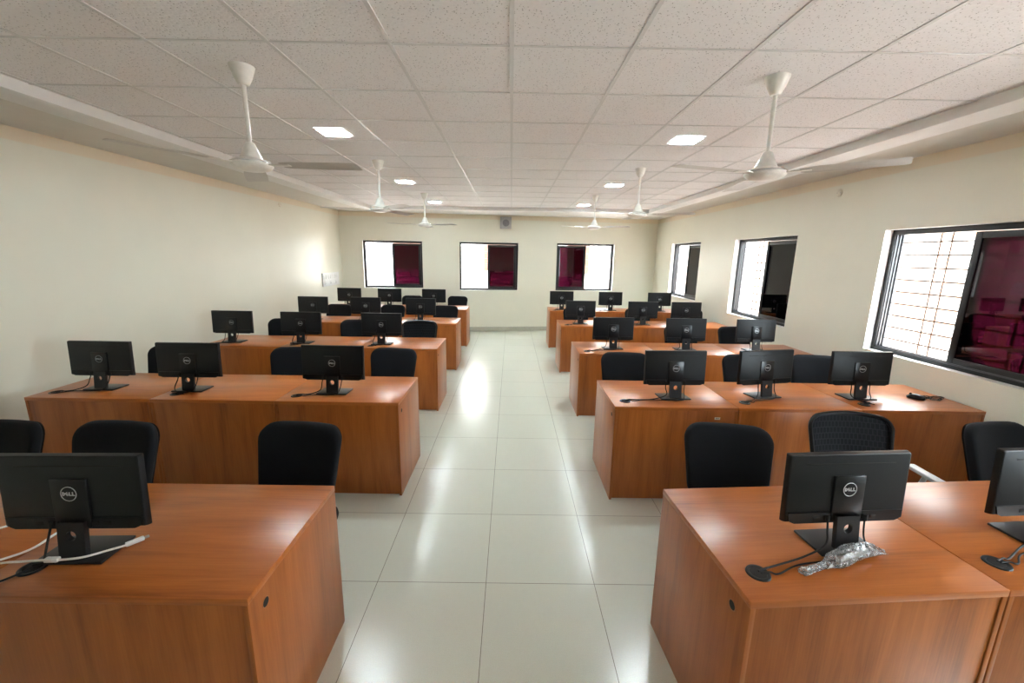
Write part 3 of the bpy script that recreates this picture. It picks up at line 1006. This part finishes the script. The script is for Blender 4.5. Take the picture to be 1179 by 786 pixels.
# ------------------------------------------------------------------ ceiling fans
def make_fan():
    """origin on the ceiling; hub about 0.49 below"""
    r = empty('ceiling_fan')
    c = MB(); c.lathe([(0.062, 0.0), (0.060, -0.010), (0.045, -0.055), (0.030, -0.085), (0.024, -0.092), (0.012, -0.093)], 24)
    c.build('canopy', FAN_WHITE, r)
    d = MB(); d.lathe([(0.0115, -0.06), (0.0115, -0.42)], 14)
    d.build('down_rod', FAN_WHITE, r)
    k = MB(); k.lathe([(0.016, -0.375), (0.024, -0.380), (0.036, -0.41), (0.056, -0.455), (0.058, -0.462), (0.02, -0.463)], 24)
    k.build('rod_cover', FAN_WHITE, r)
    m = MB(); m.lathe([(0.03, -0.455), (0.060, -0.460), (0.095, -0.472), (0.106, -0.482), (0.106, -0.497), (0.098, -0.506), (0.090, -0.512), (0.060, -0.522), (0.0, -0.526)], 32)
    mo = m.build('motor', FAN_WHITE, r)
    rg = MB()
    lo = []
    for rr, zz in ((0.1045, -0.479), (0.1085, -0.481), (0.1085, -0.4845), (0.1045, -0.486)):
        lo.append([(rr * math.cos(2 * PI * q / 32), rr * math.sin(2 * PI * q / 32), zz) for q in range(32)])
    rg.loft(lo + [lo[0]], True, False, False)
    rg.build('chrome_ring', CHROME, mo)
    for q in range(3):
        a = 2 * PI * q / 3
        M = Matrix.Rotation(a, 4, 'Z')
        b = MB()
        loops = []
        for (xx, w, zz) in ((0.165, 0.038, 0), (0.19, 0.052, 0), (0.24, 0.058, 0), (0.40, 0.064, -0.002), (0.585, 0.064, -0.004), (0.598, 0.058, -0.004), (0.603, 0.045, -0.004)):
            tw = R(-6)
            lp = []
            for (v, tt) in ((-1, 0), (-0.5, 0.0045), (0.5, 0.0045), (1, 0), (0.5, 0.0015), (-0.5, 0.0015)):
                yy, z2 = v * w, tt + zz
                lp.append(M @ Vector((xx, yy * math.cos(tw) - z2 * math.sin(tw), -0.492 + yy * math.sin(tw) + z2 * math.cos(tw))))
            loops.append(lp)
        b.loft(loops)
        bo = b.build('blade', FAN_BLADE_SHADED, r, sharp=30)
        br = MB()
        br.box((0.085, -0.020, -0.4945), (0.215, 0.020, -0.4905), 0.0015, mat=M @ Matrix.Translation((0, 0, 0)))
        br.build('blade_bracket', FAN_WHITE, bo)
    return Tree(r)
fan_tree = make_fan()
FANS = [
    ((-1.445, 2.45), -2, 'white ceiling fan nearest the camera on the left side'),
    ((1.412, 2.46), -41, 'white ceiling fan nearest the camera on the right side'),
    ((-1.43, 4.69), -169, 'white ceiling fan second from the camera on the left side'),
    ((1.413, 4.86), -31, 'white ceiling fan second from the camera on the right side'),
    ((-1.425, 7.05), -28, 'white ceiling fan farthest from the camera on the left side'),
    ((1.337, 6.97), -40, 'white ceiling fan farthest from the camera on the right side'),
]
for (p, a, lab) in FANS:
    f = fan_tree.place((p[0], p[1], HC), R(a))
    tag(f, lab, 'fan', 'white three-blade ceiling fans')

# ------------------------------------------------------------------ recessed lights
def make_led():
    r = empty('ceiling_light')
    f = MB()
    lo = [[(u, v, z) for u, v in rrect(s, s, 0.008, 3)] for s, z in ((0.235, 0.0), (0.235, -0.006), (0.205, -0.008), (0.203, -0.004))]
    f.loft(lo, True, False, False, smooth=False)
    f.build('light_frame', WHITE_P, r)
    p = MB(); p.box((-0.102, -0.102, -0.0055), (0.102, 0.102, -0.001))
    p.build('light_panel', LED, r, sharp=None)
    return Tree(r)
led_tree = make_led()
LEDS = [((-1.46, 3.65), 'nearest', 'left'), ((1.434, 3.70), 'nearest', 'right'), ((-1.465, 5.965), 'middle', 'left'), ((1.39, 5.965), 'middle', 'right'),
        ((-1.455, 8.15), 'farthest', 'left'), ((1.365, 8.26), 'farthest', 'right')]
for (p, w, s) in LEDS:
    l = led_tree.place((p[0], p[1], HC - 0.0005), 0)
    tag(l, 'square white ceiling light, %s of the three lit ones on the %s' % (w, s), 'light', 'square ceiling lights')

# ------------------------------------------------------------------ small things
# speaker on the far wall
r = empty('wall_speaker', (-0.148, back_y(-0.148), 2.405), ang)
b = MB(); b.box((-0.128, -0.10, 0), (0.128, 0.0, 0.265), 0.008); b.build('speaker_cabinet', GREY_BOX, r)
k = MB()
seg = 28
lo = []
for rr, yy in ((0.078, -0.1005), (0.078, -0.106), (0.066, -0.107), (0.055, -0.102), (0.03, -0.101), (0.022, -0.106), (0.001, -0.109)):
    lo.append([(rr * math.cos(2 * PI * q / seg), yy, 0.125 + rr * math.sin(2 * PI * q / seg)) for q in range(seg)])
k.loft(lo); k.build('speaker_cone', GREY_DARK, r)
tag(r, 'grey square speaker high on the far wall above the middle window', 'speaker')

# switch board near the far end of the left wall
r = empty('switch_board', (XL, 8.86, 1.12), R(90))
p = MB(); p.box((-0.40, -0.022, 0.0), (0.40, 0.0, 0.27), 0.006); p.build('plate', WHITE_P, r)
for q in range(7):
    s = MB(); s.box((-0.365 + q * 0.105, -0.030, 0.150), (-0.365 + q * 0.105 + 0.038, -0.020, 0.225), 0.003)
    s.build('switch', WHITE_P, r)
for q in range(3):
    s = MB(); x0 = -0.33 + q * 0.25
    s.box((x0, -0.026, 0.035), (x0 + 0.085, -0.020, 0.115), 0.004)
    so = s.build('socket', WHITE_P, r)
    h = MB()
    for hx, hz in ((0.042, 0.092), (0.026, 0.062), (0.058, 0.062)):
        h.box((x0 + hx - 0.006, -0.0272, hz - 0.006), (x0 + hx + 0.006, -0.0255, hz + 0.006), 0.001)
    h.build('socket_hole', HOLE, so)
r.rotation_euler = (0, 0, R(90))
tag(r, 'white electrical switch board with sockets on the left wall near the far corner', 'switch board')

# two small round cover plates high on the side walls
for (loc, rz, lab) in (((XR, 4.735, 2.525), -90, 'small round cream cover plate high on the right wall near the large window'), ((XL, 7.13, 2.565), 90, 'small round cream cover plate high on the left wall')):
    r = empty('wall_cover_plate', loc, R(rz))
    m = MB()
    lo = [[(rr * math.cos(2 * PI * q / 24), yy, rr * math.sin(2 * PI * q / 24)) for q in range(24)] for rr, yy in ((0.043, 0.0), (0.043, -0.006), (0.038, -0.010), (0.001, -0.011))]
    m.loft(lo); m.build('cover', simple('cream_plastic', (0.74, 0.70, 0.58), 0.4), r)
    m = MB()
    for sx in (-0.022, 0.022):
        lo = [[(sx + rr * math.cos(2 * PI * q / 10), yy, rr * math.sin(2 * PI * q / 10)) for q in range(10)] for rr, yy in ((0.004, -0.010), (0.004, -0.0125), (0.001, -0.0128))]
        m.loft(lo)
    m.build('screw', TRACK, r)
    tag(r, lab, 'cover plate')

# white cables on the front left desk
zt = DH
w1 = empty('white_cable', (-1.40, 1.35, zt))
def rel(pts, o): return [(p[0] - o[0], p[1] - o[1], p[2] - o[2]) for p in pts]
o1 = (-1.40, 1.35, zt)
P1 = [(-2.05, 1.12, zt + .0056), (-1.86, 1.19, zt + .0056), (-1.727, 1.231, zt + .0056), (-1.655, 1.228, zt + .015), (-1.58, 1.233, zt + .018), (-1.52, 1.237, zt + .018), (-1.46, 1.252, zt + .017), (-1.405, 1.292, zt + .0155), (-1.380, 1.322, zt + .010), (-1.368, 1.345, zt + .0085)]
m = MB(); m.tube(spline(rel(P1, o1), 8), 0.0038, 8); m.build('lead', WHITE_CABLE, w1)
def plug(p, q, ra, rb, name):
    m = MB(); p = Vector(p) - Vector(o1); q = Vector(q) - Vector(o1)
    d = (q - p).normalized(); L_ = (q - p).length
    rot = d.to_track_quat('X', 'Z').to_matrix().to_4x4()
    m.box((0, -ra, -rb), (L_, ra, rb), 0.003, mat=Matrix.Translation(p) @ rot)
    return m.build(name, WHITE_P, w1)
plug((-1.572, 1.2335, zt + .0195), (-1.528, 1.236, zt + .0195), 0.0085, 0.007, 'cable_bead')
plug((-1.385, 1.325, zt + .0085), (-1.352, 1.366, zt + .0085), 0.009, 0.0065, 'connector')
m = MB(); m.box((-0.0065, -0.0045, -0.0035), (0.0065, 0.0045, 0.0035), 0.0008, mat=Matrix.Translation(Vector((-1.347, 1.372, zt + .0085)) - Vector(o1)) @ Matrix.Rotation(R(51), 4, 'Z'))
m.build('metal_tip', TRACK, w1)
tag(w1, 'white cable with plug lying across the stand of the front left monitor', 'cable')
def loose(name, pts, mat, rad, lab):
    o_ = pts[0]
    m = MB(); m.tube(spline(rel(pts, o_), 8), rad, 8)
    c = m.build(name, mat, None, loc=o_)
    return tag(c, lab, 'cable')
loose('white_cable', [(-2.02, 1.06, zt + .0056), (-1.83, 1.15, zt + .010), (-1.75, 1.215, zt + .015), (-1.70, 1.30, zt + .0056), (-1.70, 1.40, zt + .0056), (-1.66, 1.48, zt + .0056), (-1.58, 1.56, zt + .0056)], WHITE_CABLE, 0.0042, 'white cable running behind the neck of the front left monitor')
loose('white_cable', [(-2.12, 1.33, zt + .0056), (-2.0, 1.375, zt + .0056), (-1.935, 1.42, zt + .0056), (-1.90, 1.50, zt + .0056), (-1.80, 1.57, zt + .0056)], WHITE_CABLE, 0.0042, 'white cable beside the outer edge of the front left monitor')
loose('black_cable', [(-1.598, 1.215, zt + .0056), (-1.615, 1.175, zt + .0056), (-1.66, 1.13, zt + .0056), (-1.76, 1.105, zt + .0056)], RUBBER, 0.0035, 'black cable leaving the grommet at the front edge of the front left desk')

# plastic bag on the front right desk, with the adaptor inside
ob = Vector((1.20, 1.29, zt))
A_, B_ = Vector((1.015, 1.232, zt)), Vector((1.372, 1.338, zt))
dv = (B_ - A_); ln = dv.length; dv.normalize(); nv = Vector((-dv.y, dv.x, 0))
rnd = random.Random(3)
bag = MB()
prof = [(0.0, .020, .006), (.04, .024, .010), (.09, .015, .010), (.16, .017, .011), (.24, .013, .012), (.30, .020, .015), (.38, .036, .020), (.48, .042, .024), (.60, .040, .024), (.72, .036, .024), (.84, .033, .020), (.93, .030, .014), (1.0, .033, .007)]
loops = []
ns = 22
for (t, ww, hh) in prof:
    lp = []
    for q in range(ns):
        a = 2 * PI * q / ns
        jt = 1 + 0.22 * (rnd.random() - .5) + 0.10 * math.sin(5 * a + 9 * t)
        lift = 0.0115 * min(1, max(0, (t - 0.5) / 0.14))
        lp.append(Vector((0, 0, lift)) + A_ + dv * (t * ln + 0.012 * (rnd.random() - .5)) + nv * ww * 0.78 * math.cos(a) * jt + Vector((0, 0, hh + 0.0015 + 0.0 * a + hh * math.sin(a) * (jt if math.sin(a) > 0 else 1))) - ob)
    loops.append(lp)
bag.loft(loops)
rb = empty('plastic_bag', ob)
bag.build('film', BAG, rb, sharp=25)
tag(rb, 'crumpled clear plastic bag lying in front of the front right monitor', 'bag')
ad = MB()
ad.tube([A_ + dv * ln * .45 + Vector((0, 0, .020)) - ob, A_ + dv * ln * .82 + Vector((0, 0, .030)) - ob], 0.010, 8)
ao = ad.build('cable_adapter', WHITE_P, None, loc=ob)
tag(ao, 'white adapter lead inside the clear plastic bag', 'adapter')

# mouse and its tangled cable on the second right row
om = Vector((3.215, 3.115, zt + 0.0006))
r = empty('computer_mouse', om, R(35))
m = MB()
lo = []
for s, z in ((0.93, 0.0), (1.0, 0.004), (1.0, 0.012), (0.93, 0.022), (0.75, 0.030), (0.45, 0.035), (0.02, 0.037)):
    lo.append([(u * s, v * s * 1.0, z - 0.010 * max(0, v * s / 0.058) ** 2 * (z / 0.037)) for u, v in rrect(0.062, 0.112, 0.030, 6)])
m.loft(lo); m.build('mouse_body', BLACK_GLOSS, r, sharp=50)
m = MB(); m.lathe([(0.001, -0.004), (0.009, -0.004), (0.009, 0.004), (0.001, 0.004)], 14)
w = m.build('scroll_wheel', RUBBER, r); w.rotation_euler = (0, R(90), 0); w.location = (0, 0.034, 0.030)
tag(r, 'black computer mouse at the window end of the second right row', 'mouse')
pts = [(3.185, 3.165, zt + .009)]
cx, cy = 3.335, 3.10
for q in range(40):
    a = 0.9 * q * 0.62
    rr = 0.045 + 0.022 * math.sin(q * 1.7)
    pts.append((cx + rr * 1.5 * math.cos(a) + 0.0, cy + rr * 0.9 * math.sin(a), zt + 0.004 + 0.012 * abs(math.sin(q * 0.9))))
m = MB(); m.tube(spline([(p[0] - om.x, p[1] - om.y, p[2] - om.z) for p in pts], 5), 0.0022, 6)
c = m.build('mouse_cable', RUBBER, r)
c.rotation_euler = (0, 0, R(-35))

# ------------------------------------------------------------------ light
world = bpy.data.worlds.new('sky')
scene.world = world
world.use_nodes = True
bg = world.node_tree.nodes['Background']
bg.inputs['Color'].default_value = (0.80, 0.93, 1.0, 1)
bg.inputs['Strength'].default_value = 5.0
s = bpy.data.lights.new('sun', 'SUN')
s.energy = 13.0
s.angle = R(1.5)
s.color = (0.97, 0.98, 0.98)
so = link(bpy.data.objects.new('sun', s))
so.rotation_euler = Vector((0.27, 0.22, -0.94)).to_track_quat('-Z', 'Y').to_euler()

# ------------------------------------------------------------------ camera
def camera():
    f, pi_, ya, ro, h = 477.22, 0.2048, 0.0047, 0.0159, 1.805
    fw = Vector((math.sin(ya), math.cos(ya), 0)); rt = Vector((math.cos(ya), -math.sin(ya), 0)); up = Vector((0, 0, 1))
    f2 = fw * math.cos(pi_) - up * math.sin(pi_)
    u2 = up * math.cos(pi_) + fw * math.sin(pi_)
    r3 = rt * math.cos(ro) + u2 * math.sin(ro)
    u3 = -rt * math.sin(ro) + u2 * math.cos(ro)
    cam = bpy.data.cameras.new('camera')
    cam.sensor_fit = 'HORIZONTAL'
    cam.sensor_width = 36.0
    cam.lens = f * 36.0 / 1179.0
    cam.clip_start = 0.02
    o = link(bpy.data.objects.new('camera', cam))
    M = Matrix(((r3.x, u3.x, -f2.x, 0), (r3.y, u3.y, -f2.y, 0), (r3.z, u3.z, -f2.z, h), (0, 0, 0, 1)))
    o.matrix_world = M
    scene.camera = o
camera()

scene.view_settings.view_transform = 'Standard'
scene.view_settings.look = 'None'
scene.view_settings.gamma = 1.0
scene.view_settings.use_curve_mapping = False
scene.view_settings.exposure = 2.45
cy = scene.cycles
cy.use_denoising = True
cy.max_bounces = 10
cy.diffuse_bounces = 6
cy.glossy_bounces = 4
cy.transparent_max_bounces = 12
cy.sample_clamp_indirect = 12.0
cy.caustics_reflective = False
cy.caustics_refractive = False
